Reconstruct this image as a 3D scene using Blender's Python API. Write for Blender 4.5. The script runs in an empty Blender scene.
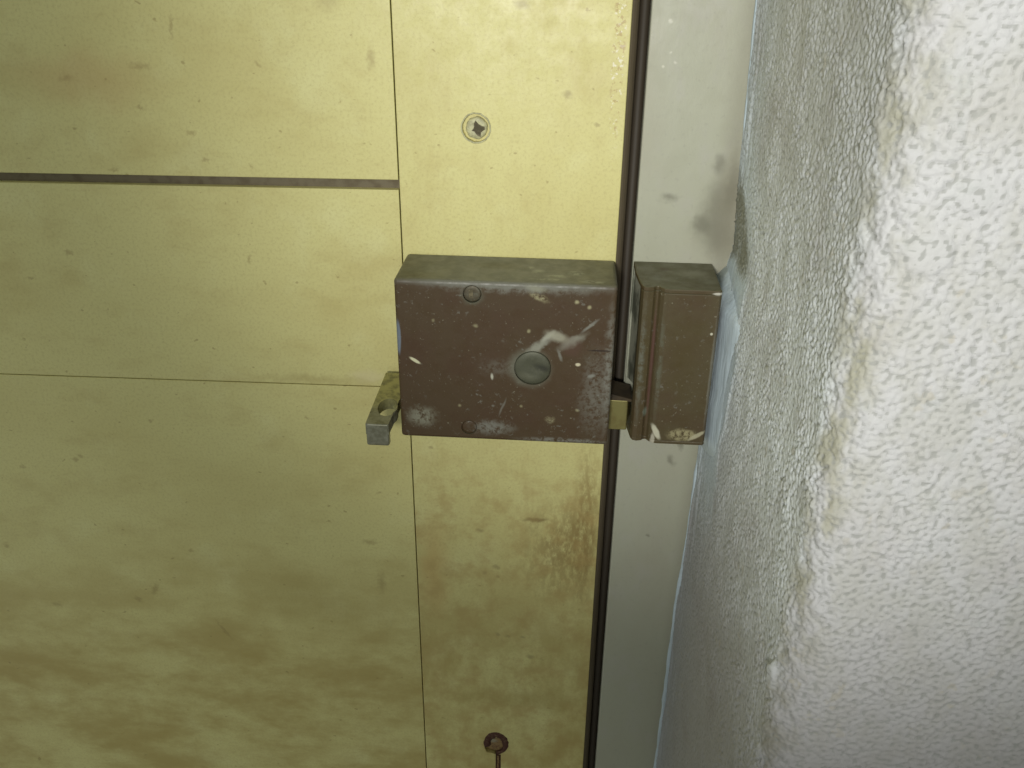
import bpy, math, random
import numpy as np
from mathutils import Matrix, Vector

S = bpy.context.scene
COL = S.collection
Z0 = 1.35                      # height of the lens above the floor, metres

# ------------------------------------------------------------------ camera
cam_d = bpy.data.cameras.new('camera')
cam_d.sensor_width = 36.0
cam_d.lens = 31.64
cam_d.clip_start = 0.01
cam = bpy.data.objects.new('camera', cam_d)
COL.objects.link(cam)
right = Vector((0.99734, 0.07215, 0.01004)).normalized()
back = Vector((0.05984, -0.89011, 0.45180)).normalized()
up = back.cross(right).normalized()
right = up.cross(back).normalized()
m = Matrix((right, up, back)).transposed().to_4x4()
m.translation = Vector((0, -0.36, Z0))
cam.matrix_world = m
S.camera = cam

# ------------------------------------------------------------------ world
w = bpy.data.worlds.new('world'); S.world = w; w.use_nodes = True
bg = w.node_tree.nodes['Background']
bg.inputs['Color'].default_value = (0.95, 1.0, 0.93, 1)
bg.inputs['Strength'].default_value = 0.36

# ------------------------------------------------------------------ lights
def spot(name, loc, target, energy, size, blend, radius, color):
    d = bpy.data.lights.new(name, 'SPOT')
    d.energy = energy; d.spot_size = math.radians(size); d.spot_blend = blend
    d.shadow_soft_size = radius; d.color = color
    o = bpy.data.objects.new(name, d); COL.objects.link(o)
    o.location = loc
    o.rotation_euler = (Vector(target) - Vector(loc)).to_track_quat('-Z', 'Y').to_euler()
    return o
spot('torch', (-0.055, -0.72, Z0 + 0.03), (0.055, 0.0, Z0 - 0.045), 13.6, 43, 1.0, 0.04, (1.0, 0.985, 0.94))

# ------------------------------------------------------------------ colour management
S.view_settings.view_transform = 'Standard'
S.view_settings.look = 'None'
S.view_settings.gamma = 1.0
S.view_settings.use_curve_mapping = False
S.view_settings.exposure = 0.0

# ================================================================== helpers
def P(x, depth, z):
    """mm to world: x to the right, depth out of the door face towards the lens, z from lens height"""
    return Vector((x / 1000, -depth / 1000, Z0 + z / 1000))

def empty(name, loc):
    o = bpy.data.objects.new(name, None); COL.objects.link(o)
    o.location = loc; o.empty_display_size = 0.02
    return o

def world_loc(o):
    v = Vector((0, 0, 0))
    while o is not None:
        v += o.location; o = o.parent
    return v

def mesh(name, verts, faces, mat, parent=None, smooth=False, bevel=0, seg=2, mats=None):
    off = world_loc(parent) if parent else Vector((0, 0, 0))
    me = bpy.data.meshes.new(name)
    me.from_pydata([tuple(Vector(v) - off) for v in verts], [], faces)
    me.update()
    me.materials.append(mat)
    if smooth:
        me.polygons.foreach_set('use_smooth', [True] * len(me.polygons))
    o = bpy.data.objects.new(name, me); COL.objects.link(o)
    if parent: o.parent = parent
    if bevel:
        b = o.modifiers.new('bevel', 'BEVEL'); b.width = bevel / 1000; b.segments = seg
        b.limit_method = 'ANGLE'; b.angle_limit = math.radians(30)
        me.polygons.foreach_set('use_smooth', [True] * len(me.polygons))
        try:
            wn = o.modifiers.new('normals', 'WEIGHTED_NORMAL'); wn.keep_sharp = True
        except Exception:
            pass
    return o

def tag(o, label=None, cat=None, kind=None, group=None):
    if label: o['label'] = label
    if cat: o['category'] = cat
    if kind: o['kind'] = kind
    if group: o['group'] = group
    return o

def box_geo(x0, x1, d0, d1, z0, z1):
    v = [P(x, d, z) for x in (x0, x1) for d in (d0, d1) for z in (z0, z1)]
    f = [(0, 1, 3, 2), (4, 6, 7, 5), (0, 4, 5, 1), (2, 3, 7, 6), (0, 2, 6, 4), (1, 5, 7, 3)]
    return v, f

def box(name, x0, x1, d0, d1, z0, z1, mat, parent=None, **k):
    v, f = box_geo(x0, x1, d0, d1, z0, z1)
    return mesh(name, v, f, mat, parent, **k)

def join_geo(parts):
    V, F = [], []
    for v, f in parts:
        n = len(V); V += list(v); F += [tuple(i + n for i in q) for q in f]
    return V, F

def prism_geo(poly, z0, z1):
    """poly of (x, depth), clockwise or not, extruded in z"""
    n = len(poly)
    v = [P(x, d, z0) for x, d in poly] + [P(x, d, z1) for x, d in poly]
    f = [(i, (i + 1) % n, (i + 1) % n + n, i + n) for i in range(n)]
    f += [tuple(range(n))[::-1], tuple(range(n, 2 * n))]
    return v, f

def lathe_geo(cx, cz, prof, n=32, jitter=0.0, seed=0, sx=1.0, sz=1.0):
    """prof: list of (radius, depth); axis runs out of the door"""
    rnd = random.Random(seed)
    jit = [1 + jitter * (rnd.random() - .5) for _ in range(n)]
    V, F = [], []
    for r, d in prof:
        for i in range(n):
            a = 2 * math.pi * i / n
            V.append(P(cx + sx * r * jit[i] * math.cos(a), d, cz + sz * r * jit[i] * math.sin(a)))
    for k in range(len(prof) - 1):
        for i in range(n):
            j = (i + 1) % n
            F.append((k * n + i, k * n + j, (k + 1) * n + j, (k + 1) * n + i))
    F.append(tuple(range((len(prof) - 1) * n, len(prof) * n)))
    return V, F

def cut(target, cutters):
    """difference the cutters from the target and bake every modifier into its mesh"""
    for c in cutters:
        b = target.modifiers.new('cut', 'BOOLEAN'); b.operation = 'DIFFERENCE'; b.object = c; b.solver = 'EXACT'
    bpy.context.view_layer.update()
    dg = bpy.context.evaluated_depsgraph_get()
    me = bpy.data.meshes.new_from_object(target.evaluated_get(dg))
    target.modifiers.clear()
    old = target.data; target.data = me; me.name = old.name
    for c in cutters:
        bpy.data.objects.remove(c)

def solid_cyl(cx, cz, r, d0, d1, n=40, jitter=0, seed=0):
    v, f = lathe_geo(cx, cz, [(r, d0), (r, d1)], n, jitter, seed)
    f.append(tuple(range(n))[::-1])
    o = mesh('cutter', v, f, bpy.data.materials[0])
    import bmesh
    bm = bmesh.new(); bm.from_mesh(o.data); bmesh.ops.recalc_face_normals(bm, faces=bm.faces); bm.to_mesh(o.data); bm.free()
    return o

# ================================================================== materials
class Mat:
    def __init__(s, name, base, rough=0.5, metal=0.0, spec=0.5):
        s.m = bpy.data.materials.new(name); s.m.use_nodes = True
        s.t = s.m.node_tree; s.N = s.t.nodes; s.b = s.N['Principled BSDF']
        s.b.inputs['Roughness'].default_value = rough
        s.b.inputs['Metallic'].default_value = metal
        s.b.inputs['Specular IOR Level'].default_value = spec
        s.pos = s.N.new('ShaderNodeNewGeometry').outputs['Position']
        rgb = s.N.new('ShaderNodeRGB'); rgb.outputs[0].default_value = (*base, 1)
        s.col = rgb.outputs[0]
        s.bumps = []
        s.roughv = None
        s.h = None
    def link(s, a, b): s.t.links.new(a, b)
    def noise(s, wl, detail=3, rough=0.55, stretch=(1, 1, 1), dist=0.0, off=0.0):
        mp = s.N.new('ShaderNodeMapping'); s.link(s.pos, mp.inputs['Vector'])
        mp.inputs['Scale'].default_value = tuple(1000.0 / wl / q for q in stretch)
        mp.inputs['Location'].default_value = (off, off * 1.7, off * .6)
        n = s.N.new('ShaderNodeTexNoise'); s.link(mp.outputs[0], n.inputs['Vector'])
        n.inputs['Scale'].default_value = 1.0; n.inputs['Detail'].default_value = detail
        n.inputs['Roughness'].default_value = rough; n.inputs['Distortion'].default_value = dist
        return n.outputs['Fac']
    def ramp(s, v, a, b, lo=0.0, hi=1.0):
        r = s.N.new('ShaderNodeMapRange'); r.interpolation_type = 'SMOOTHSTEP'
        s.link(v, r.inputs[0])
        for i, q in enumerate((a, b, lo, hi)): r.inputs[i + 1].default_value = q
        return r.outputs[0]
    def math(s, op, a, b=0.0):
        n = s.N.new('ShaderNodeMath'); n.operation = op; n.use_clamp = False
        for i, q in enumerate((a, b)):
            if isinstance(q, (int, float)): n.inputs[i].default_value = q
            else: s.link(q, n.inputs[i])
        return n.outputs[0]
    def mix(s, fac, color, mode='MIX', amt=1.0):
        n = s.N.new('ShaderNodeMix'); n.data_type = 'RGBA'; n.blend_type = mode; n.clamp_factor = True
        if isinstance(fac, (int, float)): n.inputs[0].default_value = fac * amt
        else: s.link(s.math('MULTIPLY', fac, amt), n.inputs[0])
        s.link(s.col, n.inputs[6]); n.inputs[7].default_value = (*color, 1)
        s.col = n.outputs[2]
    def sep(s):
        n = s.N.new('ShaderNodeSeparateXYZ'); s.link(s.pos, n.inputs[0]); return n.outputs
    def blob(s, x, z, rx, rz, ang=0, soft=1.0, warp=0.0, wwl=6, depth=None, rd=5):
        """soft elliptical mask in the plane of the door, sizes in mm"""
        v = s.pos
        if warp:
            n = s.N.new('ShaderNodeTexNoise'); s.link(s.pos, n.inputs['Vector'])
            n.inputs['Scale'].default_value = 1000 / wwl; n.inputs['Detail'].default_value = 3
            a = s.N.new('ShaderNodeVectorMath'); a.operation = 'SUBTRACT'; s.link(n.outputs['Color'], a.inputs[0]); a.inputs[1].default_value = (.5, .5, .5)
            b = s.N.new('ShaderNodeVectorMath'); b.operation = 'SCALE'; s.link(a.outputs[0], b.inputs[0]); b.inputs['Scale'].default_value = warp / 1000
            c = s.N.new('ShaderNodeVectorMath'); c.operation = 'ADD'; s.link(s.pos, c.inputs[0]); s.link(b.outputs[0], c.inputs[1]); v = c.outputs[0]
        a = s.N.new('ShaderNodeVectorMath'); a.operation = 'SUBTRACT'; s.link(v, a.inputs[0])
        p = P(x, depth or 0, z); a.inputs[1].default_value = tuple(p)
        r = s.N.new('ShaderNodeVectorRotate'); r.rotation_type = 'Y_AXIS'; s.link(a.outputs[0], r.inputs['Vector'])
        r.inputs['Angle'].default_value = math.radians(-ang)
        m_ = s.N.new('ShaderNodeVectorMath'); m_.operation = 'MULTIPLY'; s.link(r.outputs[0], m_.inputs[0])
        m_.inputs[1].default_value = (1000 / rx, 0 if depth is None else 1000 / rd, 1000 / rz)
        l = s.N.new('ShaderNodeVectorMath'); l.operation = 'LENGTH'; s.link(m_.outputs[0], l.inputs[0])
        return s.ramp(l.outputs['Value'], 1.0, 1.0 - soft, 0, 1)
    def bump(s, height, mm, strength=1.0):
        h = s.math('MULTIPLY', height, mm / 1000)
        s.h = h if s.h is None else s.math('ADD', s.h, h)
    def done(s):
        s.link(s.col, s.b.inputs['Base Color'])
        if s.h is not None:
            b = s.N.new('ShaderNodeBump'); b.inputs['Distance'].default_value = 1.0; b.inputs['Strength'].default_value = 1.0
            s.link(s.h, b.inputs['Height']); s.link(b.outputs[0], s.b.inputs['Normal'])
        if s.roughv is not None: s.link(s.roughv, s.b.inputs['Roughness'])
        return s.m

def cream(name, grain, extra=None):
    M = Mat(name, (0.74, 0.69, 0.30), 0.42)
    st = (1, 1, 1.5) if grain == 'v' else (1.9, 1, 1)
    M.mix(M.ramp(M.noise(60, 4, .6, st, off=3), .42, .72), (0.62, 0.54, 0.21), amt=.45)
    M.mix(M.ramp(M.noise(17, 5, .65, st, off=8), .48, .75), (0.54, 0.44, 0.16), amt=.38)
    M.mix(M.ramp(M.noise(26, 4, .6, off=21), .52, .75), (0.82, 0.80, 0.40), amt=.4)
    # grime lower down the door
    z = M.sep()[2]
    low = M.ramp(z, Z0 - .24, Z0 - .38)
    M.mix(M.math('MULTIPLY', low, M.ramp(M.noise(22, 5, .65, st, off=5), .32, .66)), (0.44, 0.32, 0.09), amt=.7)
    # small brown flecks
    M.mix(M.ramp(M.noise(3.2, 2, .5, (1.4, 1, 1), off=13), .70, .76), (0.33, 0.24, 0.08), amt=.55)
    M.mix(M.ramp(M.noise(1.3, 3, .7), .42, .8), (0.50, 0.43, 0.17), amt=.5)
    if extra: extra(M)
    M.bump(M.noise(9, 4, .6, st), .12)
    M.bump(M.noise(1.6, 2, .5), .03)
    M.roughv = M.ramp(M.noise(8, 3), .3, .7, .34, .55)
    return M.done()

def stile_extra(M):
    rub = M.blob(4, -272, 30, 46, 10, .95, 22, 9)
    M.mix(M.math('MULTIPLY', rub, M.ramp(M.noise(2.6, 4, .7, (1, 1, 2.2), off=2), .34, .60)), (0.33, 0.23, 0.075), amt=.8)
    rub2 = M.blob(12, -262, 9, 66, 0, .8, 8, 9)
    M.mix(M.math('MULTIPLY', rub2, M.ramp(M.noise(2.2, 4, .7, (1, 1, 3), off=6), .34, .60)), (0.33, 0.23, 0.075), amt=.8)
    M.mix(M.blob(-12, -256, 9, 1.8, -4, .8, 3, 3), (0.22, 0.15, 0.05), amt=.75)
    M.mix(M.blob(-63, -290, 12, 46, 0, .9, 14, 14), (0.60, 0.40, 0.14), amt=.5)
    for x, z, r in ((-13, -344, 2.2), (-39, -264, 2.0), (-31, -286, 1.9), (-30, -330, 1.6), (-25, -331, 1.6), (-37, -290, 1.5), (-62, -218, 1.2),
                    (-4, -57, 2), (-22, -25, 3), (-30, -292, 1.2), (8, -68, 1.0), (-17, -331, 1.3)):
        M.mix(M.blob(x, z, r * 1.5, r, 10, .9, 3, 3), (0.30, 0.23, 0.10), amt=.5)
    chips = M.blob(14.5, -40, 3, 48, 0, .5, 2, 4)
    M.mix(M.math('MULTIPLY', chips, M.ramp(M.noise(1.7, 2, .6, off=4), .58, .66)), (0.9, 0.85, 0.66), amt=.9)
    M.mix(M.math('MULTIPLY', chips, M.ramp(M.noise(2.0, 2, .6, off=9), .56, .64)), (0.45, 0.30, 0.12), amt=.6)
    M.mix(M.blob(-31.5, -411, 13, 12, 0, .9, 5, 4), (0.33, 0.22, 0.06), amt=.5)
    M.mix(M.math('MULTIPLY', M.ramp(M.sep()[2], Z0 - .20, Z0 - .25), M.ramp(M.noise(13, 4, .65, off=40), .42, .68)), (0.50, 0.36, 0.13), amt=.55)
    M.mix(M.blob(-20, -375, 52, 10, 0, .8, 14, 12), (0.38, 0.28, 0.08), amt=.35)

def board_extra(M):
    for x, z, rx, rz, a in ((-94.5, -274.6, 5, 1.8, 0), (-211.7, -313, 2, 5, 25), (-268, -327, 3, 2, 0), (-238, -234, 1.5, 2, 0), (-266, -240, 2, 1.5, 0), (-287, -289, 2, 2, 0), (-157, -35, 1, 5, 10), (-132, -88, 1.3, 1.1, 0), (-190, -91, 2.5, 1, 0), (-151, -86, 1.5, 1.2, 0),
                            (-138, -128, 1, 2.6, 0), (-203, -55, 4, 2, 0), (-172, -50, 5, 2, 0), (-88, -245, 1.6, 1.2, 0), (-120, -205, 1.4, 1.2, 0),
                            (-235, -232, 1.6, 1.3, 0), (-222, -320, 3, 1.6, 30), (-178, -338, 1.2, 9, -30), (-196, -210, 1.5, 1, 0),
                            (-90, -300, 2.5, 8, 0), (-238, -140, 2, 1, 0), (-125, -48, 1.4, 1.2, 0), (-95, -20, 6, 10, 0), (-218, -128, 2, 1.5, 0),
                            (-155, -75, 2.4, 1, 0), (-80, -45, 2, 5, 0), (-175, -66, 2.2, 1.2, 0), (-188, -286, 2, 1.2, 0)):
        M.mix(M.blob(x, z, rx * 1.25, rz * 1.25, a, .95, 5.0, 2.5), (0.36, 0.27, 0.10), amt=.5)
    M.mix(M.blob(-90, -182, 12, 5, 0, .8, 6, 5), (0.74, 0.66, 0.36), amt=.6)
    M.mix(M.blob(-115, -184.5, 40, 3.5, 0, .9, 6, 5), (0.42, 0.34, 0.12), amt=.4)
    M.mix(M.blob(-195, -55, 40, 16, 0, .9, 14, 14), (0.55, 0.34, 0.13), amt=.35)
    M.mix(M.blob(-130, -315, 50, 28, 20, .9, 24, 14), (0.42, 0.33, 0.10), amt=.35)

M_stile = cream('cream_paint_stile', 'v', stile_extra)
M_board = cream('cream_paint_board', 'h', board_extra)

M = Mat('dusty_groove', (0.20, 0.17, 0.11), .8)
M.mix(M.ramp(M.noise(4, 3), .4, .7), (0.12, 0.09, 0.05), amt=.6); M_groove = M.done()
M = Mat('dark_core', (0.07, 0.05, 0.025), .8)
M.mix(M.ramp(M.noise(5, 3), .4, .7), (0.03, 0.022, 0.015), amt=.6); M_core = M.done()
M = Mat('edge_grime', (0.12, 0.095, 0.06), .6)
M.mix(M.ramp(M.noise(9, 4, .6, (1, 1, 4)), .4, .7), (0.10, 0.075, 0.04), amt=.7); M_edge = M.done()
M = Mat('seal_rubber', (0.04, 0.03, 0.018), .65)
M.mix(M.ramp(M.noise(12, 3, .6, (1, 1, 5)), .4, .7), (0.10, 0.08, 0.05), amt=.15); M_seal = M.done()

# painted frame
M = Mat('frame_paint', (0.455, 0.46, 0.355), .38)
M.mix(M.ramp(M.noise(34, 4, .6, (1, 1, 2.5), off=3), .42, .72), (0.42, 0.40, 0.31), amt=.6)
M.mix(M.ramp(M.noise(11, 4, .6, (1, 1, 1.6), off=9), .5, .75), (0.47, 0.46, 0.40), amt=.5)
for x, z, rx, rz, a in ((58, -100, 10, 24, 12), (61, -112, 9, 14, 0), (52, -107, 6, 6, 0), (63, -90, 4, 20, 0), (50, -219, 2.6, 4, -30), (53, -210, 1.5, 5, -15), (43, -262, 1.0, 2, 0),
                        (38, -96, 5, 3, 0), (57, -82, 4, 6, 0), (55, -200, 4, 5, 0)):
    M.mix(M.blob(x, z, rx, rz, a, .9, 5, 4), (0.17, 0.165, 0.12), amt=.6)
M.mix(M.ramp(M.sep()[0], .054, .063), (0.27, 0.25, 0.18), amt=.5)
for x, z, r in ((33, -30, 1.2), (31.5, -46, .8), (36, -44.5, .9), (34, -41, .8)):
    M.mix(M.blob(x, z, r, r, 0, .9, 1.5, 1.5), (0.75, 0.73, 0.62), amt=.6)
M.mix(M.ramp(M.noise(2.2, 3, .6), .55, .8), (0.30, 0.29, 0.24), amt=.35)
M.bump(M.noise(10, 4, .6, (1, 1, 2)), .16); M.bump(M.noise(2, 2), .03)
M.roughv = M.ramp(M.noise(12, 3), .3, .7, .32, .55)
M_frame = M.done()

# brown enamel of the lock
def brown(name, base, worn, keep=False):
    M = Mat(name, base, .4, 0.0, .35)
    M.mix(M.ramp(M.noise(22, 4, .6, off=2), .4, .7), (0.068, 0.032, 0.017), amt=.45)
    geo = M.sep()
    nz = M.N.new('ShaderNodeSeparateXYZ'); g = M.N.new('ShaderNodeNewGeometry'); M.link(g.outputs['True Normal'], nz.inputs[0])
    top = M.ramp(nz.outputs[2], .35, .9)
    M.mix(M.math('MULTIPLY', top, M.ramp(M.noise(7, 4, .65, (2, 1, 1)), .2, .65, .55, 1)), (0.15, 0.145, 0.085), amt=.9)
    grey = (0.17, 0.165, 0.135)
    spk = M.ramp(M.noise(1.9, 3, .65, off=3), .60, .70)
    M.mix(M.math('MULTIPLY', spk, M.ramp(M.noise(14, 3, .6, off=17), .42, .62)), grey, amt=.7)
    M.mix(M.math('MULTIPLY', M.ramp(M.noise(1.15, 2, .6, off=33), .66, .74), M.ramp(M.noise(9, 2, .6, off=5), .4, .6)), (0.30, 0.29, 0.21), amt=.55)
    for b in worn: 
        x, z, rx, rz, a, soft, warp, c, amt, nl = b
        msk = M.blob(x, z, rx, rz, a, soft, warp, 4)
        if nl: msk = M.math('MULTIPLY', msk, M.ramp(M.noise(nl, 4, .7, off=x), .36, .58))
        M.mix(msk, c, amt=amt)
    M.bump(M.noise(3, 3, .6), .05); M.bump(M.noise(30, 3), .25)
    M.roughv = M.ramp(M.noise(5, 4, .6), .3, .7, .36, .6)
    return M
G = (0.22, 0.22, 0.185); W = (0.50, 0.50, 0.40); Y = (0.45, 0.42, 0.24)
worn_lock = [
    (-25, -123.8, 56, 2.6, 0, .6, 1.6, (0.19, 0.19, 0.155), .8, 0), (-20, -125.4, 48, 3, 0, .8, 4, G, .6, 2.5), (-38.2, -129, 6, 5, 0, .7, 3, (.13, .14, .1), .7, 0),
    (17.2, -160, 3.2, 40, 0, .8, 3, G, .75, 3), (12, -170, 9, 28, 0, .9, 6, G, .5, 1.8), (-68.4, -148, 1.3, 9, 0, .4, .4, (0.18, .22, .27), .8, 0),
    (-15, -159.5, 11, 10.5, 0, .55, 3, (.17, .175, .13), .75, 0), (-28, -160, 11, 6, 0, .9, 5, G, .3, 2),
    (-11, -149, 11, 2.6, -40, .9, 4, (0.30, 0.30, 0.24), .9, 0), (-8, -145, 5, 1.6, -40, .8, 2, (0.40, 0.40, 0.32), .8, 0), (2, -147, 9, 2.6, -30, .9, 4, (0.30, 0.30, 0.24), .85, 0),
    (-4, -145, 7, 3, 20, .8, 2, (0.38, 0.37, 0.28), .8, 0), (8.5, -140, 6, 1.0, -42, .8, 1, G, .9, 0), (-3, -153, .9, 4, -20, .8, 1.5, G, .8, 0), (2, -150, 7, 6, 0, .9, 5, (.1, .05, .035), .5, 0),
    (-62, -158, 3.2, .9, 32, .5, .4, (0.62, 0.60, .4), 1, 0), (-15.5, -143, 1.2, 1.2, 0, .9, 1.4, Y, .6, 0), (-30.3, -164, .8, 2.0, -5, .7, .5, W, .9, 0),
    (4.5, -157, 1.4, 1.0, 0, .6, .5, (.6, .55, .38), 1, 0), (10, -162, 2.2, 1, -20, .7, .8, G, 1, 0), (-60, -184, 9, 7, 0, .8, 4, (0.27, 0.27, 0.2), .75, 2.0), (-30, -188, 12, 5, 0, .8, 4, G, .8, 2),
    (0, -193, 26, 2.0, 0, .7, 1.5, G, .75, 1.6), (-50, -195, 26, 1.6, 0, .7, 1, G, .6, 1.6),
    (-12, -128.5, 6, 2, 20, .8, 2, Y, .6, 1.5), (3, -130, 1.2, 1.2, 0, .9, 1.2, Y, .8, 0), (8, -132, 1.2, 1.2, 0, .9, 1.2, Y, .7, 0),
    (-44, -178, 1, 1, 0, .9, 1.4, Y, .45, 0), (-54, -140, 1, 1, 0, .9, 1.2, Y, .35, 0), (-37, -141.6, 1.6, 1.1, 0, .9, 1.4, Y, .45, 0), (-18, -177, 1, 1, 0, .9, 1.4, Y, .45, 0), (-30, -177.5, 1, 1, 0, .9, 1.2, G, .6, 0),
    (5, -178, 1.2, 1, 0, .9, 1.4, Y, .45, 0), (13, -150.5, 6, .45, 0, .5, .4, (0.02, 0.012, 0.01), .8, 0), (-13, -125, 6, 2, 10, .8, 2, (.3, .3, .22), .7, 0),
    (-6, -183, 3, 2, 0, .8, 3, Y, .45, 1.2), (-26, -178, .6, 6, 20, .7, 1, G, .5, 0)]
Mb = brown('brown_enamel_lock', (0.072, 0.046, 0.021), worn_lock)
for x, d, rx, rd in ((-13, 17, 3.5, 3), (-5, 22, 7, 2.2), (2, 18, 5, 4), (-9, 26, 9, 1.6), (9, 27, 8, 1.8), (-16, 13, 2, 2)):
    Mb.mix(Mb.math('MULTIPLY', Mb.blob(x, -123, rx, 3, 0, .9, 3, 3, depth=d, rd=rd), Mb.ramp(Mb.noise(2.4, 3, .6, off=d), .38, .55)), (0.34, 0.35, 0.26), amt=.7)
for x, d in ((-60, 25), (-30, 12)):
    Mb.mix(Mb.blob(x, -123, 14, 3, 0, .9, 4, 5, depth=d, rd=6), (0.11, 0.10, 0.05), amt=.5)
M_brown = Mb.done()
worn_keep = [
    (38, -186, 1.6, 5, -28, .5, 1.2, (0.55, 0.53, .40), .95, 0), (36.8, -190, 1.2, 4, 0, .5, 1.2, (0.45, 0.42, .33), .9, 0),
    (49, -187, 8, 3.5, 0, .6, 3, (.40, .36, .2), .8, 1.8), (55, -187, 5, 1.2, -35, .5, 1, (.45, .42, .28), .8, 0), (57, -124.3, 3, .8, 0, .6, .4, (.6, .58, .5), .9, 0),
    (56, -141, .7, .7, 0, .5, .2, (.6, .58, .45), .9, 0), (57.6, -158, 1.0, 34, 0, .8, .8, G, .5, 0), (37, -156, 1.6, 34, 0, .9, .8, (.13, .14, .1), .6, 3),
    (29.8, -156, 1.8, 36, 0, .9, .6, (0.15, 0.155, 0.12), .8, 2.5), (34, -156, 1.0, 32, 0, .6, .5, (.10, .045, .035), .8, 0), (33, -178, 1.2, 3, 0, .8, .6, (.2, .25, .2), .6, 0), (47, -150, 9, 22, 0, .9, 3, (.075, .055, .018), .6, 0)]
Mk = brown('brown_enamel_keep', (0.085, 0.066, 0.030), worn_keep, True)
for x, d, rx, rd, c in ((48, 14, 11, 7, (.24, .235, .16)), (38, 9, 4, 4, (.10, .07, .045)), (34, 20, 6, 6, (.17, .17, .12)), (54, 22, 5, 6, (.2, .2, .14))):
    Mk.mix(Mk.blob(x, -123, rx, 3, 0, .95, 4, 6, depth=d, rd=rd), c, amt=.7)
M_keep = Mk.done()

M = Mat('brass', (0.30, 0.27, 0.10), .38, .55)
M.mix(M.ramp(M.noise(6, 4, .6, off=2), .4, .7), (0.22, 0.17, 0.06), amt=.7); M.bump(M.noise(2, 3), .03); M_brass = M.done()
M = Mat('snib_metal', (0.40, 0.38, 0.17), .36, .5)
M.mix(M.ramp(M.sep()[1], -.022, -.034), (0.24, 0.24, 0.19), amt=.9)
M.mix(M.ramp(M.noise(4, 4, .65, off=2), .4, .68), (0.13, 0.125, 0.075), amt=.7)
M.bump(M.noise(1.5, 3), .05); M_snib = M.done()
M = Mat('plate_steel', (0.55, 0.56, 0.44), .35, .5)
M.mix(M.ramp(M.noise(9, 4, .6, (1, 1, 2), off=2), .45, .62), (0.10, 0.11, 0.075), amt=.8); M_steel = M.done()
M = Mat('cylinder_plug', (0.085, 0.087, 0.055), .5, .25)
M.mix(M.blob(-10, -159, 5.5, 2.2, 12, .9, 2), (0.03, 0.03, 0.02), amt=.8)
M.mix(M.blob(-16, -163.5, 7, 2.5, 10, .9, 2), (0.15, 0.15, 0.10), amt=.6)
M.mix(M.ramp(M.noise(2, 3), .45, .75), (0.13, 0.13, 0.09), amt=.4); M.bump(M.noise(4, 3), .12); M_plug = M.done()
M = Mat('case_screw', (0.09, 0.075, 0.045), .5, .3)
M.mix(M.ramp(M.noise(1.6, 3), .45, .7), (0.15, 0.15, 0.11), amt=.6); M_cscrew = M.done()
M = Mat('painted_screw', (0.58, 0.56, 0.32), .5)
M.mix(M.ramp(M.noise(2.6, 4, .7, off=1), .42, .6), (0.36, 0.34, 0.2), amt=.8); M.bump(M.noise(1.5, 3), .15); M_pscrew = M.done()
M = Mat('screw_pit', (0.09, 0.075, 0.04), .8)
M.mix(M.ramp(M.noise(1.2, 3), .45, .65), (0.2, 0.17, 0.1), amt=.7); M_pit = M.done()
M = Mat('rust', (0.075, 0.025, 0.013), .7)
M.mix(M.ramp(M.noise(1.8, 4, .7), .5, .7), (0.20, 0.13, 0.07), amt=.7); M.bump(M.noise(1.2, 4), .3); M_rust = M.done()
M = Mat('rusty_screw_face', (0.28, 0.18, 0.07), .6)
M.mix(M.ramp(M.noise(2.4, 4, .7, off=3), .45, .62), (0.12, 0.05, 0.025), amt=.8)
M.mix(M.blob(-32.5, -409, 3.4, 2.4, 0, .8, 1.5, 3), (0.36, 0.33, 0.23), amt=.8); M.bump(M.noise(1.4, 4), .3); M_rface = M.done()

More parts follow.
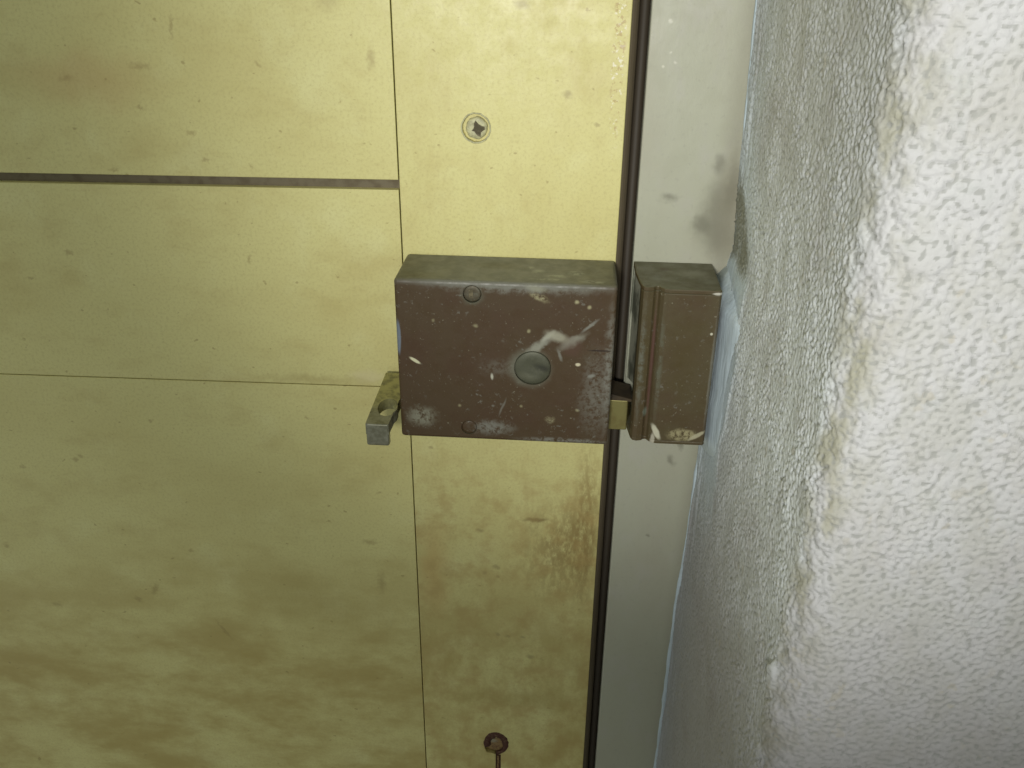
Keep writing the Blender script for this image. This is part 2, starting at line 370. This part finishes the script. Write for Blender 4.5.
# plaster
def plaster():
    M = Mat('textured_plaster', (0.55, 0.55, 0.55), .75)
    o = M.sep(); x, y, z = o[0], o[1], o[2]
    rev = M.ramp(y, -.166, -.158)
    M.mix(rev, (0.76, 0.80, 0.81), amt=1)
    near = M.ramp(y, -.075, -.0)
    M.mix(near, (0.64, 0.74, 0.79), amt=.8)
    M.mix(M.ramp(M.noise(30, 4, .6, off=4), .45, .75), (0.47, 0.45, 0.44), amt=.5)
    M.mix(M.ramp(M.noise(7, 3, .6, off=11), .55, .8), (0.42, 0.45, 0.42), amt=.4)
    # grubby arris
    edge = M.math('MULTIPLY', M.ramp(y, -.172, -.166), M.ramp(y, -.154, -.163))
    edge = M.math('MULTIPLY', edge, M.ramp(M.noise(9, 3, .6, (1, 1, 2), off=7), .38, .62))
    M.mix(edge, (0.34, 0.33, 0.22), amt=.75)
    e2 = M.math('MULTIPLY', M.ramp(x, .070, .062), M.ramp(y, -.164, -.168))
    M.mix(M.math('MULTIPLY', e2, M.ramp(M.noise(8, 3, off=3), .42, .65)), (0.48, 0.46, 0.36), amt=.6)
    # lower part of the wall is greyer, light falloff put into the colour
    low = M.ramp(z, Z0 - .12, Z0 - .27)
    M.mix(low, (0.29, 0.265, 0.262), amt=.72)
    topd = M.ramp(z, Z0 - .13, Z0 - .03)
    M.mix(M.math('MULTIPLY', topd, rev), (0.44, 0.43, 0.43), amt=.5)
    M.mix(M.math('MULTIPLY', M.ramp(M.noise(5, 2, off=31), .62, .72), M.ramp(M.noise(40, 2, off=5), .45, .6)), (0.44, 0.40, 0.30), amt=.45)
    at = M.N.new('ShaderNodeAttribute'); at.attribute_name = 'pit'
    M.mix(M.ramp(at.outputs['Fac'], .35, .95), (0.31, 0.315, 0.295), amt=.7)  # pits tinted darker, the shade of the relief put into the colour
    b = M.N.new('ShaderNodeAttribute'); b.attribute_name = 'band'
    M.mix(M.math('MULTIPLY', b.outputs['Fac'], M.ramp(M.noise(8, 4, .6, (1, 1, 4), off=12), .2, .55, .4, 1)), (0.66, 0.77, 0.84), amt=.9)
    c = M.N.new('ShaderNodeAttribute'); c.attribute_name = 'dirt'
    M.mix(M.math('MULTIPLY', c.outputs['Fac'], M.ramp(M.noise(5, 4, .65, (1, 1, 2.5), off=2), .2, .55, .45, 1)), (0.22, 0.215, 0.145), amt=.9)
    M.bump(M.noise(2.2, 4, .6), .38); M.bump(M.noise(.9, 2, .5), .10)
    return M.done()
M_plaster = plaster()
M = Mat('caulk_paint', (0.58, 0.68, 0.74), .4)
M.mix(M.ramp(M.noise(5, 4, .6, (1, 1, 4)), .45, .7), (0.47, 0.54, 0.56), amt=.7); M.bump(M.noise(3, 3, .6, (1, 1, 6)), .5); M_caulk = M.done()
M = Mat('old_mortar', (0.24, 0.235, 0.17), .85)
M.mix(M.ramp(M.noise(4, 4, .65, (1, 1, 2)), .4, .7), (0.38, 0.37, 0.28), amt=.7); M.bump(M.noise(2.5, 4), .5); M_mortar = M.done()
M = Mat('concrete_floor', (0.22, 0.21, 0.19), .8)
M.mix(M.ramp(M.noise(60, 5), .4, .7), (0.15, 0.14, 0.13), amt=.7); M.bump(M.noise(6, 4), .4); M_floor = M.done()

# ================================================================== the setting
FZ = -Z0 * 1000          # floor level in these coordinates
fl = box('floor', -1100, 700, -120, 1500, FZ - 40, FZ, M_floor); tag(fl, 'plain grey concrete floor below the door', kind='structure')

# right wall: reveal running from the frame to the arris, then the outer face
def smooth_field(ns, nz, ds, wl_s, wl_z, seed, band=.7):
    rng = np.random.default_rng(seed)
    f = np.fft.rfft2(rng.standard_normal((ns, nz)))
    ks = np.fft.fftfreq(ns, ds)[:, None] * wl_s; kz = np.fft.rfftfreq(nz, ds)[None, :] * wl_z
    k = np.sqrt(ks ** 2 + kz ** 2)
    f *= np.exp(-((k - 1) / band) ** 2)
    h = np.fft.irfft2(f, s=(ns, nz)); return h / h.std()

def samp(F, s, z, ds):
    a = np.clip(s / ds, 0, F.shape[0] - 1.01); b = np.clip(z / ds, 0, F.shape[1] - 1.01)
    i = a.astype(int); j = b.astype(int); u = a - i; v = b - j
    return F[i, j] * (1 - u) * (1 - v) + F[i + 1, j] * u * (1 - v) + F[i, j + 1] * (1 - u) * v + F[i + 1, j + 1] * u * v

def build_wall():
    DEEP, R = 170.0, 12.0
    L1 = DEEP + 8 - R                     # reveal from depth -8 to DEEP-R
    L2 = R * math.pi / 2
    s = np.concatenate([np.arange(0, L1 - 14, .62), np.arange(L1 - 14, L1 + L2 + 118, .44), np.arange(L1 + L2 + 118, L1 + L2 + 170, .9), L1 + L2 + np.array([176, 200, 215, 230, 300, 420, 560.])])
    z = np.concatenate([[FZ, -1200, -1000, -800, -650, -560, -500, -470, -450], np.arange(-440, -282, .8), np.arange(-282, 6, .5), np.arange(6, 60, .9), [66, 90, 150, 230, 340, 500, 700, 900, 1050.]])
    Sg, Zg = np.meshgrid(s, z, indexing='ij')
    # base surface and normal
    t = np.clip((Sg - L1) / L2, 0, 1) * math.pi / 2
    xr = np.interp(Zg, [-440, -421, -301, -252, -187, -157, -113, -69, -22, 5], [59, 59, 59.7, 61.2, 62, 62.8, 65.5, 64.5, 63.4, 63.2])
    q = np.clip(Sg / L1, 0, 1) ** .6
    X0 = xr * (1 - q) + 63.2 * q
    X = X0 + R * (1 - np.cos(t)) + np.clip(Sg - L1 - L2, 0, None)
    Dp = np.minimum(Sg - 8, DEEP - R) + R * np.sin(t)
    nx = -np.cos(t); nd = np.sin(t)
    ds = .3
    ns, nz = int(370 / ds), int(512 / ds)
    ws, wz = np.clip(Sg, 0, 368), np.clip(Zg + 442, 0, 510)
    A = smooth_field(ns, nz, ds, 3.0, 2.4, 1); B = smooth_field(ns, nz, ds, 1.7, 1.5, 2); Cc = smooth_field(ns, nz, ds, 26, 30, 3, .6)
    Dd = smooth_field(ns, nz, ds, 9, 7, 4)
    a = samp(A, ws, wz, ds); b = samp(B, ws, wz, ds); c = samp(Cc, ws, wz, ds); d = samp(Dd, ws, wz, ds)
    h = a + .55 * b + .25 * d
    h = np.tanh(h * .9)                      # flattened trowelled tops and pits
    outer = np.clip((Sg - L1) / L2, 0, 1)
    amp = (.26 + .06 * outer) * (1 + .25 * np.clip(c, -1.5, 1.5))
    H = h * amp + .12 * c
    # rough arris, chipped
    arr = np.exp(-((Sg - L1 - L2 * .5) / 7) ** 2)
    H += arr * (.35 * d + .25 * b + .2 * c - .4)
    # single lumps and trowel blisters
    def lump(s0, z0, rs, rz, hh, rim=False):
        nonlocal H
        r = np.sqrt(((Sg - s0) / rs) ** 2 + ((Zg - z0) / rz) ** 2)
        if rim: 
            m_ = 1 / (1 + np.exp((r - 1) * 14)); H = H * (1 - m_ * .8) + hh * m_
        else: H += hh * np.exp(-r ** 2 * 1.5)
    sO = L1 + L2
    lump(sO + 1, -61, 5, 4.6, .9, True); lump(sO + 9, -48, 5, 4, .5, True)
    lump(sO - 17, -193, 2.6, 4.5, 1.6, True); lump(sO - 13, -203, 2.4, 5, 1.2); lump(sO - 14, -212, 5, 3, 1.0)
    lump(sO + 22, -83, 1.6, 1.4, .8); lump(sO + 13, -118, 1.4, 1.2, .7); lump(sO + 30, -40, 4, 3, .4, True)
    # vertical drag lines by the frame
    near = np.exp(-(Sg / 26) ** 2)
    Vv = smooth_field(ns, nz, ds, 5, 60, 6, .6); H = H * (1 - .65 * near) + near * .45 * samp(Vv, ws, wz, ds)
    depth0 = Sg - 8
    wob = 3 * np.sin(Zg * .11) + 2 * c
    band = 1 / (1 + np.exp((depth0 - 47 - wob) / 1.5)) / (1 + np.exp((Zg + 119 + .6 * wob - .08 * depth0) / 1.2)) / (1 + np.exp(-(Zg + 212) / 9)) * (1 - outer)
    dirt = 1 / (1 + np.exp((depth0 - 40 * np.clip((-78 - Zg) / 30, 0, 1) - wob) / 2.5)) / (1 + np.exp(-(Zg + 119 + .6 * wob - .08 * depth0) / 1.2)) * np.clip((-74 - Zg) / 18, 0, 1) * (1 - outer)
    H = H * (1 - .8 * band) + band * .35
    H += .45 * np.exp(-((depth0 - 47 - wob) / 1.3) ** 2) * np.clip((-116 - Zg) / 6, 0, 1) * np.clip((Zg + 208) / 30, 0, 1)
    H += .6 * np.exp(-((depth0 - 22 - .4 * wob) / 1.2) ** 2) * np.clip((-122 - Zg) / 6, 0, 1) * np.clip((Zg + 180) / 30, 0, 1)
    H *= 1 - .45 * arr
    H -= .5 * dirt * (1 + .5 * b)
    fade = np.clip((Zg + 438) / 12, 0, 1) * np.clip((56 - Zg) / 40, 0, 1) * np.clip((sO + 166 - Sg) / 45, 0, 1)
    H *= fade
    X = X + nx * H; Dp = Dp + nd * H
    V = np.stack([X / 1000, -Dp / 1000, Z0 + Zg / 1000], -1).reshape(-1, 3)
    n1, n2 = Sg.shape
    idx = np.arange(n1 * n2).reshape(n1, n2)
    F = np.stack([idx[:-1, :-1], idx[1:, :-1], idx[1:, 1:], idx[:-1, 1:]], -1).reshape(-1, 4)
    # close the back of the wall so it is a solid
    xe = X[-1, 0] / 1000
    bv = np.array([[X[0, 0] / 1000, .11, 0], [xe, .11, 0], [X[0, 0] / 1000, .11, Z0 + 1.05], [xe, .11, Z0 + 1.05]])
    base = len(V); V = np.concatenate([V, bv])
    extra = [(base, base + 2, base + 3, base + 1), (base + 1, base + 3, idx[-1, -1], idx[-1, 0]),
             (base, idx[0, 0], idx[0, -1], base + 2),
             tuple([base + 2] + list(idx[:, -1]) + [base + 3]), tuple([base + 1] + list(idx[::-1, 0]) + [base])]
    me = bpy.data.meshes.new('wall_right')
    me.from_pydata(V.tolist(), [], F.tolist() + [tuple(int(i) for i in e) for e in extra])
    sm = np.zeros(len(me.polygons), dtype=bool); sm[:len(F)] = True
    me.polygons.foreach_set('use_smooth', sm)
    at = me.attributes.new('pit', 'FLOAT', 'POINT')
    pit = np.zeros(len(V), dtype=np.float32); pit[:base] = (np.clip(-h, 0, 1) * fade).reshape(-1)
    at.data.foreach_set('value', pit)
    for nm, arr_ in (('band', band), ('dirt', dirt)):
        at = me.attributes.new(nm, 'FLOAT', 'POINT'); q_ = np.zeros(len(V), dtype=np.float32); q_[:base] = arr_.reshape(-1); at.data.foreach_set('value', q_)
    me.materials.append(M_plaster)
    o = bpy.data.objects.new('wall_right', me); COL.objects.link(o)
    return o
wall = build_wall()
tag(wall, 'rough white textured plaster wall with a grey blue reveal beside the frame', kind='structure')

# dried paint and filler along the joint of wall and frame
def bead(name, pts, mat, parent, seed, flat=.6, n=8):
    rnd = random.Random(seed); V, F = [], []
    for k, (x, d, z, r) in enumerate(pts):
        for i in range(n):
            a = 2 * math.pi * i / n
            rr = r * (1 + .18 * (rnd.random() - .5))
            V.append(P(x + rr * math.cos(a), d + rr * flat * math.sin(a), z))
    for k in range(len(pts) - 1):
        for i in range(n):
            j = (i + 1) % n; F.append((k * n + i, k * n + j, (k + 1) * n + j, (k + 1) * n + i))
    F += [tuple(range(n))[::-1], tuple(range((len(pts) - 1) * n, len(pts) * n))]
    return mesh(name, V, F, mat, parent, smooth=True)
rnd = random.Random(5)
def jx(z): return float(np.interp(z, [-440, -421, -301, -252, -187, -157, -113, -69, -22, 5], [59, 59, 59.7, 61.8, 63.4, 64.5, 67.2, 64.9, 63.4, 63.2]))
zz = -450
pts = []
while zz < 10:
    r = 1.1 + .5 * rnd.random() + (.7 if -260 < zz < -126 else 0) * math.sin(max(0, min(1, (zz + 260) / 130)) * math.pi) 
    if -124 < zz < -88: r = .6
    pts.append((jx(zz) + .5, .2 + (r * .2), zz, r)); zz += 4 + 3 * rnd.random()
bead('caulk', pts, M_caulk, wall, 3)
# frame, slightly lower edge hidden behind the plaster
fr = empty('trim_1', P(45, -30, FZ)); tag(fr, 'grey beige painted door frame post between the dark gap and the plaster', kind='structure')
box('frame_post', 25.6, 72, -70, 0, FZ, 690, M_frame, fr, bevel=.7)
box('door_stop', 12, 26, -70, -40, FZ, 690, M_core, fr)
# rubber seal along the gap
n = 8
V = []; F = []
for zq in (FZ, 690):
    for i in range(n): V.append(P(23.6 + 2.2 * math.cos(2 * math.pi * i / n), -7 + 2.6 * math.sin(2 * math.pi * i / n), zq))
F = [(i, (i + 1) % n, (i + 1) % n + n, i + n) for i in range(n)] + [tuple(range(n))[::-1], tuple(range(n, 2 * n))]
mesh('seal', V, F, M_seal, fr, smooth=True)
# far side of the doorway, out of the picture
fr2 = box('trim_2', -870, -804, -70, 0, FZ, 690, M_frame, bevel=.7); tag(fr2, 'grey beige door frame post on the hinge side', kind='structure')
fr3 = box('trim_3', -870, 72, -70, 0, 690, 750, M_frame, bevel=.7); tag(fr3, 'grey beige head of the door frame', kind='structure')
wl = box('wall_left', -1100, -870, -110, 150, FZ, 1050, M_plaster, bevel=4); tag(wl, 'white plaster wall on the hinge side of the door', kind='structure')
wb = box('wall_top', -870, 72, -110, 30, 750, 1050, M_plaster, bevel=4); tag(wb, 'white plaster wall above the door frame', kind='structure')

# ------------------------------------------------------------------ the door
door = empty('door_1', P(-390, -20, FZ + 6)); tag(door, 'stained cream painted wooden door of wide boards and a lock stile', kind='structure')
stile = box('stile', -71.1, 18.6, -30, 0, FZ + 6, 684, M_stile, door, bevel=.35)
c1 = solid_cyl(-39.6, -70.4, 5.5, -2.6, 4, 36, .05, 3)
c2 = solid_cyl(-31.5, -412.2, 6.8, -3.0, 4, 30, .22, 8)
c3, f3 = box_geo(-31.2, -28.2, -1.4, 4, -436, -419)
c3 = mesh('cutter', c3, [q[::-1] for q in f3], M_stile)
cut(stile, [c1, c2, c3])
for p in stile.data.polygons: p.use_smooth = False
# dirty leading edge with a rounded arris
n = 6
poly = [(18.6, -30), (21.6, -30), (21.6, -5.0), (21.2, -3.4), (20.4, -2.2), (19.5, -1.4), (18.6, -1.0)]
v, f = prism_geo(poly, FZ + 6, 684)
mesh('stile_edge', v, f, M_edge, door)

def board(x0, x1, zb, zt, mat=M_board, sl=.0098):
    def zz_(z, x): return z + sl * (x + 72)
    v = [P(x, d, zz_(z, x)) for x in (x0, x1) for d in (-14, 0) for z in (zb, zt)]
    f = [(0, 1, 3, 2), (4, 6, 7, 5), (0, 4, 5, 1), (2, 3, 7, 6), (0, 2, 6, 4), (1, 5, 7, 3)]
    return mesh('board', v, f, mat, door, bevel=.3)
board(-700, -71.55, -91.9, 260)
board(-700, -71.55, -186.6, -96.0)
board(-700, -71.55, -560, -187.0)
board(-700, -71.55, FZ + 20, -560.6)
board(-700, -71.55, 260.6, 676)
box('stile', -800, -700.6, -30, 0, FZ + 6, 684, M_stile, door, bevel=.5)
v = [P(x, d, z + .0098 * (x + 72)) for x in (-700, -71.5) for d in (-14, -3.2) for z in (-100, -88)]
mesh('tongue', v, [(0, 1, 3, 2), (4, 6, 7, 5), (0, 4, 5, 1), (2, 3, 7, 6), (0, 2, 6, 4), (1, 5, 7, 3)], M_groove, door)
box('core', -699, -71.2, -28, -14.5, FZ + 8, 682, M_core, door)

# screws in the stile: countersunk, painted over
def screw(cx, cz, r, face, pit, seed, depth=-.9, label=None, rust=None):
    v, f = lathe_geo(cx, cz, [(r, depth - 1.5), (r, depth - .2), (r * .86, depth + .15), (r * .55, depth + .2), (r * .15, depth - .1)], 28, .08, seed)
    o = mesh('screw', v, f, face, door, smooth=True)
    if label: o['label'] = label
    return o
s1 = screw(-39.4, -70.6, 4.3, M_pscrew, M_pit, 1, label='cream painted screw head with a dark clogged cross slot, above the lock')
# clogged cross slot of the screw
def star(cx, cz, r1, r2, d0, d1, seed, k=4, ang=0.):
    rnd = random.Random(seed); V0 = []; nn = k * 4
    for i in range(nn):
        a = ang + 2 * math.pi * i / nn
        r = (r1 if (i % 4) in (0,) else (r1 * .8 if i % 4 in (1, 3) and rnd.random() > .6 else r2)) * (1 + .3 * (rnd.random() - .5))
        V0.append((cx + r * math.cos(a), cz + r * math.sin(a)))
    V = [P(x, d0, z) for x, z in V0] + [P(x, d1, z) for x, z in V0]
    F = [(i, (i + 1) % nn, (i + 1) % nn + nn, i + nn) for i in range(nn)] + [tuple(range(nn)), tuple(range(nn, 2 * nn))[::-1]]
    return mesh('slot', V, F, M_pit, None)
st = star(-38.8, -70.8, 3.0, 1.9, -2.0, -.62, 4, 4, .3)
st.parent = s1; st.location = -world_loc(s1)
v, f = lathe_geo(-39.6, -70.4, [(6.1, -.1), (5.9, .28), (5.6, .3), (5.35, -.2)], 36, .05, 3)
mesh('paint_ring', v, f[:-1], M_pscrew, s1, smooth=True)

s2 = screw(-31.6, -411.4, 5.6, M_rface, M_pit, 2, -.8, label='rusty brown screw head in chipped paint near the bottom')
V, F = [], []
rnd = random.Random(12); nn = 26; ring = []
for i in range(nn + 1):
    a = math.radians(200 - 285 * i / nn)
    rr = 5.6; wdt = 2.5 * (.55 + .6 * math.sin(math.pi * min(1, (i + 4) / nn))) * (1 + .3 * (rnd.random() - .5))
    cx, cz = -30.8 + rr * math.cos(a), -410.8 + rr * 1.3 * math.sin(a)
    for j in range(6):
        b = 2 * math.pi * j / 6
        V.append(P(cx + wdt * math.cos(b) * math.cos(a), -.5 + .9 * math.sin(b), cz + wdt * math.cos(b) * math.sin(a)))
for i in range(nn):
    for j in range(6):
        F.append((i * 6 + j, i * 6 + (j + 1) % 6, (i + 1) * 6 + (j + 1) % 6, (i + 1) * 6 + j))
F += [tuple(range(6))[::-1], tuple(range(nn * 6, nn * 6 + 6))]
mesh('rust_rim', V, F, M_rust, s2, smooth=True)
box('rust_crack', -31.1, -28.3, -1.6, -.9, -436, -414, M_rust, s2)
box('paint_flake', -30.4, -29.2, -1.6, -.2, -436, -421, M_rface, s2, bevel=.25)

# ================================================================== the lock
lock = empty('rim_lock', P(-25, 0, -195))
tag(lock, 'scuffed dark brown metal rim lock screwed to the cream door stile', 'lock')
case = box('case', -69.2, 18.5, 0, 31, -194.2, -122.9, M_brown, lock, bevel=1.4, seg=3)
case.modifiers.remove(case.modifiers['normals'])
cut(case, [solid_cyl(-13.8, -159.4, 7.6, 29.8, 34, 48), solid_cyl(-38.2, -128.2, 3.7, 29.6, 34, 28), solid_cyl(-40.0, -188.3, 3.4, 30.2, 34, 28)])
import bmesh
for p in case.data.polygons: p.use_smooth = False
v, f = lathe_geo(-13.8, -159.4, [(7.3, 29.6), (7.3, 30.7), (6.9, 30.95), (4, 30.85), (1, 30.7)], 44)
o = mesh('cylinder_plug', v, f, M_plug, lock, smooth=True); o['label'] = 'grey round cylinder plug set into the brown case'
v, f = lathe_geo(-38.2, -128.2, [(3.4, 29.4), (3.5, 30.4), (3.0, 30.7), (1.2, 30.4)], 26, .04, 2)
o = mesh('case_screw', v, f, M_cscrew, lock, smooth=True)
v, f = box_geo(-39.6, -37.9, 30.1, 30.62, -130.2, -126.6); 
mesh('slot', v, f, M_pit, o)
v, f = lathe_geo(-40.0, -188.3, [(3.1, 30.0), (3.1, 30.55), (2.6, 30.8), (1.0, 30.7)], 26, .04, 5)
o = mesh('case_screw', v, f, M_brown, lock, smooth=True)

# snib: flat sloping arm with a through hole and a squared end, sliding along the side of the case
def build_snib():
    R_, NN = 1.0, 28
    d0, d1 = 4.0, 40.0
    zt0, zt1 = -177.6, -183.6
    xl0, xl1, xr0, xr1 = -80.4, -82.2, -69.0, -72.6
    hx, hd, rx, rd = -75.0, 28.5, 4.2, 6.0
    def ztop(d): return zt0 + (zt1 - zt0) * (d - d0) / (d1 - d0)
    outer = []
    corners = [(xl0, d0), (xr0, d0), (xr1, d1), (xl1, d1)]
    # outer loop sampled along the same angles as the hole
    V = []; F = []
    def hit(a):
        dx, dd = math.cos(a), math.sin(a); best = None
        for i in range(4):
            (ax, ad), (bx_, bd) = corners[i], corners[(i + 1) % 4]
            ex, ed = bx_ - ax, bd - ad
            den = dx * ed - dd * ex
            if abs(den) < 1e-9: continue
            t = ((ax - hx) * ed - (ad - hd) * ex) / den
            u = ((ax - hx) * dd - (ad - hd) * dx) / den
            if t > 0 and -1e-6 <= u <= 1 + 1e-6 and (best is None or t < best): best = t
        return hx + dx * best, hd + dd * best
    angs = [2 * math.pi * i / NN for i in range(NN)] + [math.atan2(c[1] - hd, c[0] - hx) % (2 * math.pi) for c in corners]
    angs = sorted(set(round(a, 5) for a in angs)); N = len(angs)
    for th in (0, 1):
        for a in angs:
            x, d = hx + rx * math.cos(a), hd + rd * math.sin(a); V.append(P(x, d, ztop(d) - th * 5.0))
        for a in angs:
            x, d = hit(a); V.append(P(x, d, ztop(d) - th * 5.0))
    for i in range(N):
        j = (i + 1) % N
        F.append((i, j, N + j, N + i)); F.append((2 * N + i, 3 * N + i, 3 * N + j, 2 * N + j))
        F.append((i, 2 * N + i, 2 * N + j, j)); F.append((N + i, N + j, 3 * N + j, 3 * N + i))
    o = mesh('snib', V, F, M_snib, lock, bevel=.7, seg=2)
    v, f = box_geo(xl1, xr1, d1 - 3.4, d1 + .2, zt1 - 10.4, zt1 + .1)
    lp = mesh('snib_grip', v, f, M_snib, o, bevel=.9, seg=3)
    bm = bmesh.new(); bm.from_mesh(o.data); bmesh.ops.recalc_face_normals(bm, faces=bm.faces); bm.to_mesh(o.data); bm.free()
    o['label'] = 'brass coloured sliding snib with a round hole, left of the case'
    return o
build_snib()
# latch bolt reaching into the keep
V, F = prism_geo([(17, 4), (28.6, 4), (28.6, 10), (26.8, 17.5), (17, 17.5)], -194.0, -179.5)
o = mesh('latch_bolt', V, F, M_brass, lock, bevel=.5); o['label'] = 'dull brass latch bolt reaching into the keep'

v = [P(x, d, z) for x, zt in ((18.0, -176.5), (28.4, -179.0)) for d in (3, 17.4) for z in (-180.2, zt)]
mesh('bolt_top_shade', v, [(0, 1, 3, 2), (4, 6, 7, 5), (0, 4, 5, 1), (2, 3, 7, 6), (0, 2, 6, 4), (1, 5, 7, 3)], M_core, lock, bevel=.3)  # dark wedge added over the bolt's top face, standing in for its shade
# ================================================================== the keep
keep = empty('lock_keep', P(42, 0, -191)); tag(keep, 'brown metal lock keep on the grey frame, between lock and plaster wall', 'lock keep')
out = [(27.9, 21), (27.8, 28), (28.6, 30), (30.2, 30.6), (32.4, 30), (33.4, 28.8), (34.4, 28.8), (35.2, 30.2), (36.4, 31.4), (38.2, 32), (57.5, 32), (58.3, 31.2), (58.3, .2)]
inn = [(56.8, .2), (56.8, 30.4), (38, 30.4), (35.6, 27.6), (32, 27), (29.3, 27), (29.3, 21)]
capp = [(26.0, .2), (26.1, 12), (27.0, 22)] + out[1:]
V, F = join_geo([prism_geo(out + inn, -190.2, -124.8), prism_geo(capp, -124.8, -123.0), prism_geo(capp, -191.6, -190.0)])
kc = mesh('case', V, F, M_keep, keep)
bm = bmesh.new(); bm.from_mesh(kc.data); bmesh.ops.recalc_face_normals(bm, faces=bm.faces); bm.to_mesh(kc.data); bm.free()
b = kc.modifiers.new('bevel', 'BEVEL'); b.width = .0004; b.segments = 2; b.limit_method = 'ANGLE'; b.angle_limit = math.radians(50)
o = box('back_plate', 26.0, 56.5, .2, 1.6, -190, -124.9, M_steel, keep, bevel=.3); o['label'] = 'bare steel back plate inside the keep'
V = []; F = []; rnd = random.Random(9)
zs = list(np.arange(-214, -119, 1.6)); prof = [(58.2, .1), (58.3, 19), (59.4, 26), (60.7, 32), (62.0, 38), (63.4, 45), (66.5, 47), (66.5, .1)]
for z in zs:
    t = max(0.0, min(1.0, (z + 214) / 24)); e = max(0.0, min(1.0, (-122.5 - z) / 9)); sc = (t * t * (3 - 2 * t)) * (.04 + .96 * e ** .7)
    w_ = 1.0 * math.sin(z * .13) + .6 * math.sin(z * .31)
    for k, (x, d) in enumerate(prof):
        x2 = x + (1 - sc) * (jx(z) - .3 - x) if k in (1, 2, 3, 4, 5) else (x if k else jx(z) + (x - jx(z)) * sc)
        V.append(P(x2 + (.22 * (rnd.random() - .5) if 0 < k < 6 else 0), d * (.15 + .85 * sc) + (w_ if 1 < k < 7 else 0), z))
n = len(prof)
for k in range(len(zs) - 1):
    for i in range(n):
        j = (i + 1) % n; F.append((k * n + i, k * n + j, (k + 1) * n + j, (k + 1) * n + i))
F += [tuple(range(n))[::-1], tuple(range((len(zs) - 1) * n, len(zs) * n))]
o = mesh('filler', V, F, M_caulk, wall, smooth=True); o['label'] = 'smooth pale blue painted filler smeared between keep and wall'
V, F = prism_geo([(26.6, 1.6), (31.5, 1.6), (33, 12), (31, 14)], -176, -126)
o = mesh('inner_ramp', V, F, M_steel, keep, bevel=.3)
